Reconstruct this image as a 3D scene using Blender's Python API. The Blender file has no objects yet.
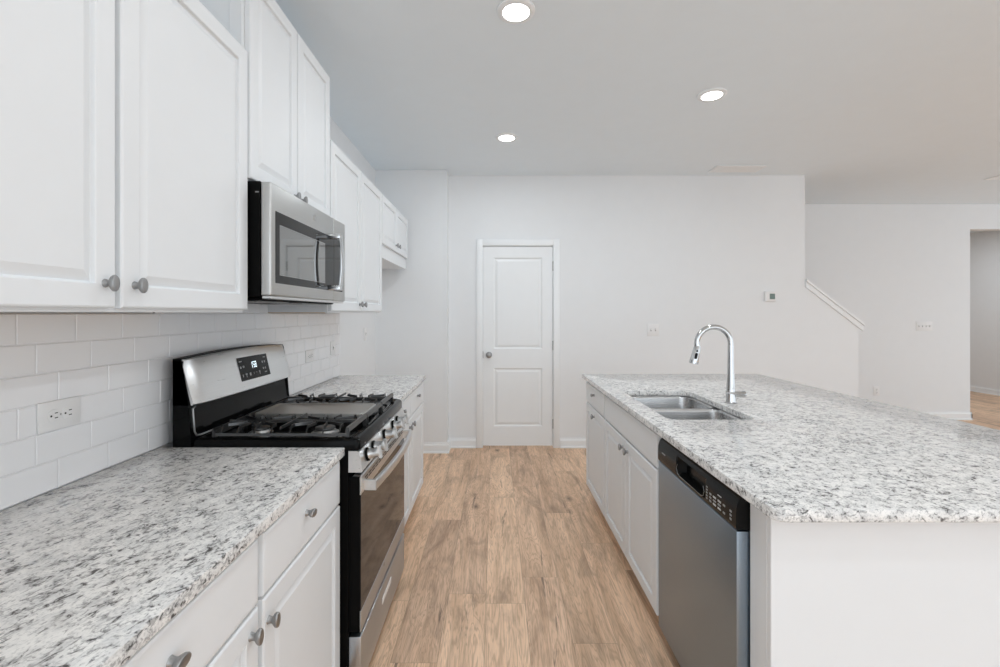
import bpy, bmesh, math, random
from mathutils import Vector, Matrix
random.seed(7)
sc = bpy.context.scene
PI = math.pi

# ------------------------------------------------------------------ camera
H = 1.357                       # eye height
cam_d = bpy.data.cameras.new('camera')
cam = bpy.data.objects.new('camera', cam_d)
sc.collection.objects.link(cam)
cam.location = (0, 0, H)
cam.rotation_euler = (PI / 2, 0, 0)
cam_d.sensor_width = 36.0
cam_d.lens = 455 / 1000 * 36
cam_d.shift_x = 0.0045
cam_d.shift_y = -0.0205
cam_d.clip_start = 0.02
sc.camera = cam

# ------------------------------------------------------------------ world, colour
sc.view_settings.view_transform = 'Standard'
sc.view_settings.look = 'None'
sc.view_settings.gamma = 1
sc.view_settings.use_curve_mapping = False
sc.view_settings.exposure = 0.22
world = bpy.data.worlds.new('world')
sc.world = world
world.use_nodes = True
bg = world.node_tree.nodes['Background']
bg.inputs[0].default_value = (0.86, 0.935, 1.0, 1)
bg.inputs[1].default_value = 1.75
sc.cycles.max_bounces = 12
sc.cycles.diffuse_bounces = 8
sc.cycles.use_denoising = True


def portal(loc, rot, sx, sy):  # samples sky light through the added window openings
    l = bpy.data.lights.new('added_window_portal', 'AREA')
    l.shape = 'RECTANGLE'
    l.size = sx
    l.size_y = sy
    l.cycles.is_portal = True
    o = bpy.data.objects.new('added_window_portal', l)
    o.location = loc
    o.rotation_euler = rot
    sc.collection.objects.link(o)


def downlight(x, y, watts):
    """the light of one round ceiling fitting"""
    l = bpy.data.lights.new('seen_or_added_lamp', 'AREA')
    l.shape = 'DISK'
    l.size = .12
    l.energy = watts
    l.color = (0.885, 0.95, 1.0)
    o = bpy.data.objects.new('seen_or_added_lamp', l)
    o.location = (x, y, 2.743 - .0125)
    sc.collection.objects.link(o)


LAMP_W = 5.0
ADDED_LAMPS = [(.09, .58), (.09, -.92), (.09, -2.4), (1.37, 1.35), (1.37, -.2), (1.37, -1.8), (4.2, 2.7), (4.2, .3), (4.2, -2.1), (6.6, 2.7), (6.6, .3), (6.6, -2.1), (7.0, 7.2), (5.0, 7.6)]  # extra lamps out of view, added to brighten the room
for _x, _y in [(.094, 2.085), (1.372, 2.885), (.088, 3.583)] + ADDED_LAMPS:
    downlight(_x, _y, LAMP_W * (2.8 if _y > 7 else 0.55 if (_x, _y) == (.09, .58) else 0.85 if _x > 4 else 1.0))


# ------------------------------------------------------------------ materials
def new_mat(name):
    m = bpy.data.materials.new(name)
    m.use_nodes = True
    nt = m.node_tree
    return m, nt, nt.nodes['Principled BSDF']


def N(nt, kind, **kw):
    n = nt.nodes.new(kind)
    for k, v in kw.items():
        setattr(n, k, v)
    return n


def math_n(nt, op, a, b=None, c=None, clamp=False):
    n = nt.nodes.new('ShaderNodeMath')
    n.operation = op
    n.use_clamp = clamp
    for i, v in enumerate((a, b, c)):
        if v is None:
            continue
        if isinstance(v, (int, float)):
            n.inputs[i].default_value = v
        else:
            nt.links.new(v, n.inputs[i])
    return n.outputs[0]


def mixc(nt, f, a, b, mode='MIX'):
    n = nt.nodes.new('ShaderNodeMix')
    n.data_type = 'RGBA'
    n.blend_type = mode
    for sock, v in ((n.inputs['Factor'], f), (n.inputs['A'], a), (n.inputs['B'], b)):
        if isinstance(v, (int, float)):
            if sock.name == 'Factor':
                sock.default_value = v
            else:
                sock.default_value = (v, v, v, 1)
        elif isinstance(v, tuple):
            sock.default_value = (*v, 1) if len(v) == 3 else v
        else:
            nt.links.new(v, sock)
    # rgba sockets share names with float ones: use explicit indices
    return n


def mix(nt, f, a, b, mode='MIX'):
    n = nt.nodes.new('ShaderNodeMix')
    n.data_type = 'RGBA'
    n.blend_type = mode
    for idx, v in ((0, f), (6, a), (7, b)):
        sock = n.inputs[idx]
        if isinstance(v, (int, float)):
            sock.default_value = v if idx == 0 else (v, v, v, 1)
        elif isinstance(v, tuple):
            sock.default_value = (*v, 1)
        else:
            nt.links.new(v, sock)
    return n.outputs[2]


def ramp(nt, fac, stops):
    n = nt.nodes.new('ShaderNodeValToRGB')
    e = n.color_ramp.elements
    while len(e) < len(stops):
        e.new(0.5)
    for i, (p, c) in enumerate(stops):
        e[i].position = p
        e[i].color = (c, c, c, 1) if isinstance(c, (int, float)) else (*c, 1)
    nt.links.new(fac, n.inputs[0])
    return n.outputs[0]


def noise(nt, vec, scale, detail=2, rough=0.5, dist=0.0):
    n = nt.nodes.new('ShaderNodeTexNoise')
    n.inputs['Scale'].default_value = scale
    n.inputs['Detail'].default_value = detail
    n.inputs['Roughness'].default_value = rough
    n.inputs['Distortion'].default_value = dist
    nt.links.new(vec, n.inputs['Vector'])
    return n.outputs['Fac']


def simple(name, col, rough=0.5, metal=0.0, spec=None, bump=None, coat=0.0):
    """plain paint / plastic / metal, with a whisper of procedural variation"""
    m, nt, b = new_mat(name)
    geo = N(nt, 'ShaderNodeNewGeometry')
    f = noise(nt, geo.outputs['Position'], 9.0, 3)
    k = 0.985
    c = mix(nt, f, tuple(x * k for x in col), tuple(min(1, x * (2 - k)) for x in col))
    nt.links.new(c, b.inputs['Base Color'])
    b.inputs['Roughness'].default_value = rough
    b.inputs['Metallic'].default_value = metal
    if spec is not None:
        b.inputs['Specular IOR Level'].default_value = spec
    b.inputs['Coat Weight'].default_value = coat
    if bump:
        bn = N(nt, 'ShaderNodeBump')
        bn.inputs['Strength'].default_value = bump[1]
        bn.inputs['Distance'].default_value = 0.002
        nt.links.new(noise(nt, geo.outputs['Position'], bump[0], 3), bn.inputs['Height'])
        nt.links.new(bn.outputs[0], b.inputs['Normal'])
    return m


def brushed(name, col, rough, axis, metal=1.0):
    """brushed stainless: fine streaks along one axis"""
    m, nt, b = new_mat(name)
    geo = N(nt, 'ShaderNodeNewGeometry')
    mp = N(nt, 'ShaderNodeMapping')
    s = [220, 220, 220]
    s[axis] = 3
    mp.inputs['Scale'].default_value = s
    nt.links.new(geo.outputs['Position'], mp.inputs['Vector'])
    f = noise(nt, mp.outputs[0], 1.0, 2)
    nt.links.new(mix(nt, f, tuple(x * .95 for x in col), tuple(min(1, x * 1.05) for x in col)), b.inputs['Base Color'])
    nt.links.new(math_n(nt, 'ADD', math_n(nt, 'MULTIPLY', f, 0.12), rough - 0.06), b.inputs['Roughness'])
    b.inputs['Metallic'].default_value = metal
    return m


def granite(name, stretch, rot):
    m, nt, b = new_mat(name)
    geo = N(nt, 'ShaderNodeNewGeometry')
    mp0 = N(nt, 'ShaderNodeMapping')
    mp0.inputs['Rotation'].default_value = (0, 0, rot)
    nt.links.new(geo.outputs['Position'], mp0.inputs['Vector'])
    mp = N(nt, 'ShaderNodeMapping')
    mp.inputs['Scale'].default_value = (1, 1 / stretch, 1)
    nt.links.new(mp0.outputs[0], mp.inputs['Vector'])
    p = mp.outputs[0]
    big = noise(nt, p, 6.0, 3, 0.6)
    mid = noise(nt, p, 42.0, 4, 0.6, 0.5)
    fine = noise(nt, p, 92.0, 3, 0.62, 0.8)
    fine2 = noise(nt, p, 240.0, 2, 0.6)
    white = mix(nt, ramp(nt, mid, [(0.38, 0.0), (0.66, 1.0)]), (0.84, 0.825, 0.80), (0.62, 0.615, 0.61))
    white = mix(nt, ramp(nt, fine2, [(0.50, 0.0), (0.68, 0.45)]), white, (0.33, 0.33, 0.335))
    # grey and black mineral flecks
    g = math_n(nt, 'ADD', math_n(nt, 'MULTIPLY', mid, 0.30), math_n(nt, 'MULTIPLY', fine, 0.70))
    g = math_n(nt, 'ADD', g, math_n(nt, 'MULTIPLY', math_n(nt, 'SUBTRACT', big, 0.5), 0.13))
    g = math_n(nt, 'ADD', g, math_n(nt, 'MULTIPLY', math_n(nt, 'SUBTRACT', fine2, 0.5), 0.10))
    c1 = mix(nt, ramp(nt, g, [(0.515, 0.0), (0.555, 0.75)]), white, (0.34, 0.335, 0.33))
    c3 = mix(nt, ramp(nt, g, [(0.580, 0.0), (0.625, 0.92)]), c1, (0.075, 0.07, 0.068))
    nt.links.new(c3, b.inputs['Base Color'])
    b.inputs['Roughness'].default_value = 0.14
    b.inputs['Specular IOR Level'].default_value = 0.5
    return m


def wood_floor():
    m, nt, b = new_mat('wood_plank_floor')
    geo = N(nt, 'ShaderNodeNewGeometry')
    sep = N(nt, 'ShaderNodeSeparateXYZ')
    nt.links.new(geo.outputs['Position'], sep.inputs[0])
    W, L = 0.182, 1.22
    u = math_n(nt, 'DIVIDE', math_n(nt, 'ADD', sep.outputs[0], 0.045), W)
    row = math_n(nt, 'FLOOR', u)
    fu = math_n(nt, 'FRACT', u)
    wn = N(nt, 'ShaderNodeTexWhiteNoise', noise_dimensions='1D')
    nt.links.new(row, wn.inputs['W'])
    v = math_n(nt, 'ADD', math_n(nt, 'DIVIDE', sep.outputs[1], L), math_n(nt, 'MULTIPLY', wn.outputs['Value'], 7.31))
    col = math_n(nt, 'FLOOR', v)
    fv = math_n(nt, 'FRACT', v)
    cmb = N(nt, 'ShaderNodeCombineXYZ')
    nt.links.new(row, cmb.inputs[0])
    nt.links.new(col, cmb.inputs[1])
    wid = N(nt, 'ShaderNodeTexWhiteNoise', noise_dimensions='3D')
    nt.links.new(cmb.outputs[0], wid.inputs['Vector'])
    rid = wid.outputs['Value']
    # per-plank shifted coordinates
    off = N(nt, 'ShaderNodeVectorMath', operation='SCALE')
    nt.links.new(wid.outputs['Color'], off.inputs[0])
    off.inputs['Scale'].default_value = 23.0
    add = N(nt, 'ShaderNodeVectorMath', operation='ADD')
    nt.links.new(geo.outputs['Position'], add.inputs[0])
    nt.links.new(off.outputs[0], add.inputs[1])
    mp = N(nt, 'ShaderNodeMapping')
    mp.inputs['Scale'].default_value = (1, 0.07, 1)
    nt.links.new(add.outputs[0], mp.inputs['Vector'])
    mp2 = N(nt, 'ShaderNodeMapping')
    mp2.inputs['Scale'].default_value = (1, 0.3, 1)
    nt.links.new(add.outputs[0], mp2.inputs['Vector'])
    g_big = noise(nt, mp.outputs[0], 13.0, 3, 0.55, 1.6)
    g_fine = noise(nt, mp.outputs[0], 170.0, 3, 0.6, 0.2)
    blot = noise(nt, mp2.outputs[0], 7.0, 4, 0.6, 0.8)
    # knots bend the grain around them
    vo = N(nt, 'ShaderNodeTexVoronoi')
    vo.inputs['Scale'].default_value = 4.6
    mp3 = N(nt, 'ShaderNodeMapping')
    mp3.inputs['Scale'].default_value = (1.0, 0.5, 1)
    nt.links.new(add.outputs[0], mp3.inputs['Vector'])
    nt.links.new(mp3.outputs[0], vo.inputs['Vector'])
    kd = math_n(nt, 'ADD', vo.outputs['Distance'], math_n(nt, 'MULTIPLY', math_n(nt, 'SUBTRACT', noise(nt, mp3.outputs[0], 32, 3), 0.5), 0.10))
    vsep = N(nt, 'ShaderNodeSeparateColor')
    nt.links.new(vo.outputs['Color'], vsep.inputs[0])
    has = math_n(nt, 'GREATER_THAN', vsep.outputs[0], 0.45)
    bend = math_n(nt, 'MULTIPLY', ramp(nt, kd, [(0.0, 1.0), (0.42, 0.0)]), 0.42)
    gk = math_n(nt, 'ADD', g_big, math_n(nt, 'MULTIPLY', bend, has))
    ring = math_n(nt, 'SINE', math_n(nt, 'MULTIPLY', gk, 74.0))
    c = mix(nt, ramp(nt, g_big, [(0.3, 0.0), (0.7, 1.0)]), (0.93, 0.655, 0.455), (0.66, 0.43, 0.275))
    c = mix(nt, ramp(nt, blot, [(0.50, 0.0), (0.70, 0.72)]), c, (0.31, 0.20, 0.13))
    c = mix(nt, math_n(nt, 'MULTIPLY', ramp(nt, ring, [(0.2, 0.0), (1.0, 1.0)]), 0.42), c, (0.36, 0.22, 0.13))
    c = mix(nt, ramp(nt, g_fine, [(0.45, 0.0), (0.75, 0.38)]), c, (0.29, 0.20, 0.14))
    # dark cracks / mineral streaks
    st = noise(nt, mp.outputs[0], 17.0, 5, 0.7, 1.0)
    c = mix(nt, ramp(nt, st, [(0.61, 0.0), (0.68, 0.8)]), c, (0.13, 0.085, 0.06))
    # knots
    c = mix(nt, math_n(nt, 'MULTIPLY', has, ramp(nt, kd, [(0.02, 0.9), (0.06, 0.5), (0.15, 0.0)])), c, (0.15, 0.095, 0.065))
    # plank tone
    tone = ramp(nt, rid, [(0.0, (0.84, 0.82, 0.82)), (0.3, (0.98, 0.97, 0.96)), (0.7, (1.03, 1.03, 1.02)), (1.0, (1.10, 1.11, 1.12))])
    c = mix(nt, 1.0, c, tone, 'MULTIPLY')
    # seams
    eu = math_n(nt, 'MINIMUM', fu, math_n(nt, 'SUBTRACT', 1.0, fu))
    ev = math_n(nt, 'MINIMUM', fv, math_n(nt, 'SUBTRACT', 1.0, fv))
    su = math_n(nt, 'LESS_THAN', eu, 0.007)
    sv = math_n(nt, 'LESS_THAN', ev, 0.0011)
    seam = math_n(nt, 'MAXIMUM', su, sv)
    c = mix(nt, math_n(nt, 'MULTIPLY', seam, 0.35), c, (0.16, 0.11, 0.08))
    nt.links.new(c, b.inputs['Base Color'])
    nt.links.new(math_n(nt, 'ADD', 0.36, math_n(nt, 'MULTIPLY', g_fine, 0.16)), b.inputs['Roughness'])
    bn = N(nt, 'ShaderNodeBump')
    bn.inputs['Strength'].default_value = 0.25
    bn.inputs['Distance'].default_value = 0.001
    nt.links.new(math_n(nt, 'SUBTRACT', g_fine, seam), bn.inputs['Height'])
    nt.links.new(bn.outputs[0], b.inputs['Normal'])
    return m


def emit(name, col, strength):
    m, nt, b = new_mat(name)
    b.inputs['Base Color'].default_value = (*col, 1)
    b.inputs['Emission Color'].default_value = (*col, 1)
    b.inputs['Emission Strength'].default_value = strength
    return m


M = {
    'wall': simple('wall_paint', (0.785, 0.80, 0.812), 0.65, bump=(160, 0.05)),
    'ceiling': simple('ceiling_paint', (0.80, 0.865, 0.91), 0.8, bump=(120, 0.06)),
    'trim': simple('white_trim_paint', (0.825, 0.845, 0.855), 0.35),
    'cab': simple('white_cabinet_paint', (0.77, 0.79, 0.805), 0.48, spec=0.35),
    'cab_wood': simple('unfinished_plywood', (0.55, 0.38, 0.22), 0.6),
    'tile': simple('white_glazed_tile', (0.85, 0.855, 0.87), 0.16),
    'grout': simple('pale_grout', (0.72, 0.72, 0.73), 0.8),
    'plastic': simple('white_plastic', (0.80, 0.80, 0.80), 0.35),
    'slot': simple('dark_slot', (0.03, 0.03, 0.03), 0.6),
    'nickel': brushed('satin_nickel', (0.36, 0.36, 0.36), 0.40, 0),
    'steel': brushed('brushed_steel', (0.70, 0.705, 0.705), 0.30, 1),
    'steel_dw': brushed('brushed_steel_door', (0.31, 0.375, 0.44), 0.36, 1),
    'steel_mw': brushed('brushed_steel_microwave', (0.53, 0.53, 0.52), 0.36, 1),
    'steel_low': brushed('brushed_steel_range_front', (0.50, 0.535, 0.57), 0.33, 1),
    'steel_sink': brushed('sink_steel', (0.50, 0.50, 0.50), 0.26, 0),
    'chrome': simple('chrome', (0.58, 0.585, 0.59), 0.09, 1.0),
    'black': simple('black_enamel', (0.003, 0.003, 0.003), 0.08, spec=0.10),
    'black_side': simple('black_painted_steel', (0.003, 0.003, 0.003), 0.5, spec=0.06),
    'black_plastic': simple('black_gloss_plastic', (0.006, 0.006, 0.006), 0.20, spec=0.16),
    'iron': simple('cast_iron', (0.008, 0.008, 0.008), 0.30, spec=1.0),
    'griddle': simple('griddle_plate', (0.44, 0.435, 0.42), 0.40, 0.9),
    'burner': simple('burner_aluminium', (0.45, 0.45, 0.44), 0.4, 1.0),
    'glass': simple('dark_oven_glass', (0.010, 0.009, 0.009), 0.05, spec=0.32),
    'glass_mw': simple('dark_door_glass', (0.014, 0.014, 0.014), 0.06, spec=0.22),
    'glass_in': simple('mirrored_window_film', (0.30, 0.30, 0.295), 0.03, 0.9),
    'lens': emit('lamp_lens', (1.0, 0.995, 0.97), 7.0),
    'digits': emit('lit_digits', (0.85, 0.95, 1.0), 0.7),
    'print': simple('white_print', (0.55, 0.55, 0.55), 0.5),
    'print_dim': simple('grey_print', (0.30, 0.30, 0.30), 0.5),
    'screen': simple('thermostat_screen', (0.16, 0.22, 0.20), 0.2),
    'granite_l': granite('speckled_granite_left', 1.5, 0.3),
    'granite_i': granite('speckled_granite_island', 1.25, 1.2),
    'floor': wood_floor(),
    'gap': simple('shadow_gap_black', (0.02, 0.02, 0.02), 0.7),
}


# ------------------------------------------------------------------ mesh helpers
def box(bm, x0, x1, y0, y1, z0, z1, bev=0.0, seg=2):
    vs = [bm.verts.new((x, y, z)) for x in (x0, x1) for y in (y0, y1) for z in (z0, z1)]
    fs = []
    for q in ((0, 1, 3, 2), (4, 6, 7, 5), (0, 4, 5, 1), (2, 3, 7, 6), (0, 2, 6, 4), (1, 5, 7, 3)):
        fs.append(bm.faces.new([vs[i] for i in q]))
    if bev:
        es = list({e for f in fs for e in f.edges})
        bmesh.ops.bevel(bm, geom=es, offset=bev, segments=seg, profile=0.5, affect='EDGES')
    return bm


def B(*a, **k):
    return box(bmesh.new(), *a, **k)


def prism(bm, pts, axis, a0, a1):
    """polygon (2-D) extruded along an axis; axis 0: pts=(y,z); 1: pts=(x,z); 2: pts=(x,y)"""
    def P(p, a):
        return {0: (a, p[0], p[1]), 1: (p[0], a, p[1]), 2: (p[0], p[1], a)}[axis]
    lo = [bm.verts.new(P(p, a0)) for p in pts]
    hi = [bm.verts.new(P(p, a1)) for p in pts]
    n = len(pts)
    bm.faces.new(lo)
    bm.faces.new(list(reversed(hi)))
    for i in range(n):
        bm.faces.new((lo[i], lo[(i + 1) % n], hi[(i + 1) % n], hi[i]))
    return bm


def lathe(bm, prof, origin, direction, n=28, oval=(1, 1), caps=True):
    """prof: (distance along direction, radius)"""
    d = Vector(direction).normalized()
    up = Vector((0, 0, 1)) if abs(d.z) < 0.9 else Vector((0, 1, 0))
    u = d.cross(up).normalized()
    w = u.cross(d).normalized()
    o = Vector(origin)
    rings = []
    for t, r in prof:
        rings.append([bm.verts.new(o + d * t + u * (math.cos(2 * PI * i / n) * r * oval[0]) + w * (math.sin(2 * PI * i / n) * r * oval[1])) for i in range(n)])
    for a, b in zip(rings, rings[1:]):
        for i in range(n):
            bm.faces.new((a[i], a[(i + 1) % n], b[(i + 1) % n], b[i]))
    if caps:
        bm.faces.new(rings[0])
        bm.faces.new(rings[-1])
    return bm


def tube(bm, pts, radii, n=14, flat=None):
    """sweep a circle (or flat=(a,b) rectangle-ish superellipse) along a path"""
    pts = [Vector(p) for p in pts]
    if isinstance(radii, (int, float)):
        radii = [radii] * len(pts)
    rings = []
    ref = None
    for i, p in enumerate(pts):
        t = (pts[min(i + 1, len(pts) - 1)] - pts[max(i - 1, 0)]).normalized()
        if ref is None:
            ref = Vector((0, 1, 0)) if abs(t.y) < 0.9 else Vector((1, 0, 0))
        u = (ref - t * ref.dot(t)).normalized()
        ref = u
        w = t.cross(u)
        ring = []
        for k in range(n):
            a = 2 * PI * k / n
            ca, sa = math.cos(a), math.sin(a)
            if flat:
                ca = math.copysign(abs(ca) ** 0.5, ca) * flat[0]
                sa = math.copysign(abs(sa) ** 0.5, sa) * flat[1]
                ring.append(bm.verts.new(p + u * ca + w * sa))
            else:
                ring.append(bm.verts.new(p + (u * ca + w * sa) * radii[i]))
        rings.append(ring)
    for a, b in zip(rings, rings[1:]):
        for k in range(n):
            bm.faces.new((a[k], a[(k + 1) % n], b[(k + 1) % n], b[k]))
    bm.faces.new(rings[0])
    bm.faces.new(rings[-1])
    return bm


def origin_of(o):
    v = Vector(o.location)
    while o.parent:
        o = o.parent
        v += Vector(o.location)
    return v


def obj(name, bm, mat, parent=None, smooth=True, at=None, label=None, sharp=32):
    bmesh.ops.recalc_face_normals(bm, faces=bm.faces[:])
    me = bpy.data.meshes.new(name)
    base = origin_of(parent) if parent else (Vector(at) if at else Vector((0, 0, 0)))
    bmesh.ops.translate(bm, verts=bm.verts[:], vec=-base)
    bm.to_mesh(me)
    bm.free()
    o = bpy.data.objects.new(name, me)
    mats = mat if isinstance(mat, (list, tuple)) else [mat]
    for mm in mats:
        me.materials.append(M[mm])
    if smooth:
        for p in me.polygons:
            p.use_smooth = True
        me.set_sharp_from_angle(angle=math.radians(sharp))
    if parent:
        o.parent = parent
    elif at:
        o.location = at
    sc.collection.objects.link(o)
    if label:
        o['label'] = label
    return o


def thing(name, label, cat, loc, group=None):
    o = bpy.data.objects.new(name, None)
    o.empty_display_size = 0.1
    o.location = loc
    o['label'] = label
    o['category'] = cat
    if group:
        o['group'] = group
    sc.collection.objects.link(o)
    return o


def struct(name, bm, mat, smooth=False, label=None):
    o = obj(name, bm, mat, smooth=smooth)
    o['kind'] = 'structure'
    o['category'] = name.split('_')[0]
    if label:
        o['label'] = label
    return o


def tag(o, label, cat, group=None):
    o['label'] = label
    o['category'] = cat
    if group:
        o['group'] = group
    return o


# ------------------------------------------------------------------ room shell
XL = -1.165           # left wall
CZ = 2.743            # ceiling
YN = 4.417            # back of the refrigerator niche
YM = 4.587            # main far wall
YS = 5.79             # wall beyond the stairs
YR = -3.6             # wall behind the camera
XR = 8.27             # far right wall
YE = 10.0             # end of the room seen through the opening

struct('floor', B(XL - .12, XR + .12, YR - .12, YE + .12, -0.1, 0), 'floor', label='tan wood plank floor')
struct('ceiling', B(XL - .12, XR + .12, YR - .12, YE + .12, CZ, CZ + .1), 'ceiling', label='flat grey white ceiling')
bm = bmesh.new()
box(bm, XL - .12, XL, -.9, YN + .1, 0, CZ)
box(bm, XL - .12, XL, YR - .12, -.9, 2.5, CZ)
portal((XL - .13, -2.25, 1.25), (0, -PI / 2, 0), 2.5, 2.7)  # unseen left window opening, added to light the island fronts
struct('wall_left', bm, 'wall', label='white wall behind the range and cabinets')
struct('wall_niche', B(XL - .12, -.471, YN, YM + .12, 0, CZ), 'wall', label='short white wall left of the pantry door')
bm = bmesh.new()
DX0, DX1, DZ = -.135, .588, 2.04
box(bm, -.471, DX0, YM, YM + .12, 0, CZ)
box(bm, DX1, 3.12, YM, YM + .12, 0, CZ)
box(bm, DX0, DX1, YM, YM + .12, DZ, CZ)
prism(bm, [(3.12, 0), (3.66, 0), (3.66, 1.262), (3.12, 1.675)], 1, YM, YM + .12)
struct('wall_back', bm, 'wall', label='long white wall holding the pantry door')
struct('wall_closet', B(DX0 - .1, DX1 + .1, YM + .75, YM + .8, 0, CZ), 'wall')
bm = bmesh.new()
box(bm, 2.2, 6.04, YS, YS + .12, 0, CZ)
box(bm, 6.04, 7.35, YS, YS + .12, 2.425, CZ)
box(bm, 7.35, XR, YS, YS + .12, 0, CZ)
struct('wall_stairs', bm, 'wall', label='white wall beyond the stairs with a tall opening')
bm = bmesh.new()       # right wall: unseen windows, added to let more daylight in
for y0, y1 in ((YR - .12, -2.6), (-0.4, 0.3), (2.5, 3.2), (5.2, YE + .12)):
    box(bm, XR, XR + .12, y0, y1, 0, CZ)
for y0, y1 in ((-2.6, -.4), (.3, 2.5), (3.2, 5.2)):
    box(bm, XR, XR + .12, y0, y1, 0, .12)
    box(bm, XR, XR + .12, y0, y1, 2.55, CZ)
    portal((XR + .13, (y0 + y1) / 2, 1.335), (0, PI / 2, 0), 2.43, y1 - y0)
struct('wall_right', bm, 'wall')
bm = bmesh.new()       # wall behind the camera: wide unseen opening, added as a daylight inlet
box(bm, 6.9, XR, YR - .12, YR, 0, CZ)
box(bm, XL, 6.9, YR - .12, YR, 2.5, CZ)
struct('wall_front', bm, 'wall')
portal((2.87, YR - .13, 1.25), (PI / 2, 0, 0), 8.06, 2.5)
struct('wall_far', B(2.2, XR + .12, YE, YE + .12, 0, CZ), 'wall')
struct('wall_stairwell', B(2.1, 2.2, YM + .12, YE, 0, CZ), 'wall')


def base_prof(bm, p0, p1, nrm, h=.098, t=.014):
    """baseboard with a stepped top between p0 and p1 (floor points), nrm = outward"""
    prof = [(0, 0), (t + .008, 0), (t + .008, .012), (t, .02), (t, h - .022), (t * .55, h - .012), (t * .45, h), (0, h)]
    a, b_, n = Vector((*p0, 0)), Vector((*p1, 0)), Vector((*nrm, 0))
    lo = [bm.verts.new(a + n * d + Vector((0, 0, z))) for d, z in prof]
    hi = [bm.verts.new(b_ + n * d + Vector((0, 0, z))) for d, z in prof]
    bm.faces.new(lo)
    bm.faces.new(list(reversed(hi)))
    for i in range(len(prof)):
        j = (i + 1) % len(prof)
        bm.faces.new((lo[i], lo[j], hi[j], hi[i]))
    return bm


struct('baseboard_left', base_prof(bmesh.new(), (XL, 3.38), (XL, YN), (1, 0)), 'trim')
bm = base_prof(bmesh.new(), (XL, YN), (-.471 + .022, YN), (0, -1))
base_prof(bm, (-.471, YN), (-.471, YM - .022), (1, 0))
struct('baseboard_niche', bm, 'trim')
bm = base_prof(bmesh.new(), (-.471, YM), (DX0 - .062, YM), (0, -1))
base_prof(bm, (DX1 + .062, YM), (3.66, YM), (0, -1))
struct('baseboard_back', bm, 'trim')
bm = base_prof(bmesh.new(), (3.66, YS), (6.04 + .014, YS), (0, -1))
base_prof(bm, (6.04, YS - .014), (6.04, YS + .12), (1, 0))
struct('baseboard_stairs', bm, 'trim')
struct('baseboard_right', base_prof(bmesh.new(), (XR, YS + .12), (XR, YE), (-1, 0)), 'trim')

# sloping cap on the stair wall (two boards and an apron)
bm = bmesh.new()
sl = (1.262 - 1.675) / (.54)


def slope_board(bm, d0, d1, y0, y1):
    x0, x1 = 3.122, 3.70
    f = lambda x: 1.675 + (x - 3.12) * sl
    prism(bm, [(x0, f(x0) + d0), (x1, f(x1) + d0), (x1, f(x1) + d1), (x0, f(x0) + d1)], 1, y0, y1)


slope_board(bm, .0, .024, YM - .03, YM + .15)
slope_board(bm, -.055, 0, YM - .014, YM)
struct('trim_1', bm, 'trim', label='sloping white cap board on the stair wall')

# pantry door
bm = bmesh.new()
cw = .064
for x0, x1 in ((DX0 - cw + .006, DX0 + .006), (DX1 - .006, DX1 + cw - .006)):
    box(bm, x0, x1, YM - .017, YM, 0, DZ + cw - .006, .004)
box(bm, DX0 + .006, DX1 - .006, YM - .0165, YM, DZ - .006, DZ + cw - .008, .004)
box(bm, DX0, DX0 + .008, YM, YM + .12, 0, DZ)
box(bm, DX1 - .008, DX1, YM, YM + .12, 0, DZ)
box(bm, DX0, DX1, YM, YM + .12, DZ - .008, DZ)
struct('trim_2', bm, 'trim', label='white casing around the pantry door', smooth=True)


def panel_rings(bm, P, w0, w1, h0, h1, rings):
    """nested rectangles: P(u, v, d) -> point; rings = (inset, d)"""
    prev = None
    for ins, d in rings:
        loop = [bm.verts.new(P(u, v, d)) for u, v in ((w0 + ins, h0 + ins), (w1 - ins, h0 + ins), (w1 - ins, h1 - ins), (w0 + ins, h1 - ins))]
        if prev:
            for i in range(4):
                bm.faces.new((prev[i], prev[(i + 1) % 4], loop[(i + 1) % 4], loop[i]))
        else:
            first = loop
        prev = loop
    bm.faces.new(prev)
    return first


x0, x1, z0, z1 = DX0 + .011, DX1 - .011, .020, DZ - .012
fy = YM + .004
bm = bmesh.new()
Pd = lambda u, v, d: (u, fy - d, v)
pu0, pu1 = x0 + .105, x1 - .125 + .02
pans = [(.215, .80), (.995, 1.915)]
zs = [z0, pans[0][0], pans[0][1], pans[1][0], pans[1][1], z1]
xs = [x0, x0 + .105, x1 - .105, x1]
for i in range(3):
    for j in range(5):
        if i == 1 and j in (1, 3):
            panel_rings(bm, Pd, xs[1], xs[2], zs[j], zs[j + 1], [(0, 0), (.005, -.004), (.012, -.009), (.02, -.009), (.038, -.003)])
        else:
            vs = [bm.verts.new(Pd(u, v, 0)) for u, v in ((xs[i], zs[j]), (xs[i + 1], zs[j]), (xs[i + 1], zs[j + 1]), (xs[i], zs[j + 1]))]
            bm.faces.new(vs)
box(bm, x0, x1, fy + .0095, fy + .035, z0, z1)
for a, b_ in ((x0, x0 + .0005), (x1 - .0005, x1)):
    box(bm, a, b_, fy, fy + .012, z0, z1)
bmesh.ops.remove_doubles(bm, verts=bm.verts[:], dist=.0002)
door = struct('door_1', bm, 'trim', label='white two panel pantry door')
bm = lathe(bmesh.new(), [(0, .031), (.004, .031), (.008, .026), (.009, .011), (.03, .011), (.034, .018), (.042, .027), (.052, .029), (.062, .025), (.067, .013), (.068, .002)], (-.066, fy, .935), (0, -1, 0))
obj('door_knob', bm, 'nickel', door)
obj('latch_plate', B(x0 - .010, x0 + .001, fy - .004, fy + .004, .90, .97), 'nickel', door)
for hz in (1.83, 1.03, .24):
    bm = B(x1 - .002, x1 + .006, fy - .005, fy + .004, hz - .045, hz + .045)
    lathe(bm, [(-.048, .005), (.048, .005)], (x1 + .004, fy - .006, hz), (0, 0, 1), 10)
    obj('hinge', bm, 'nickel', door)

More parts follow.
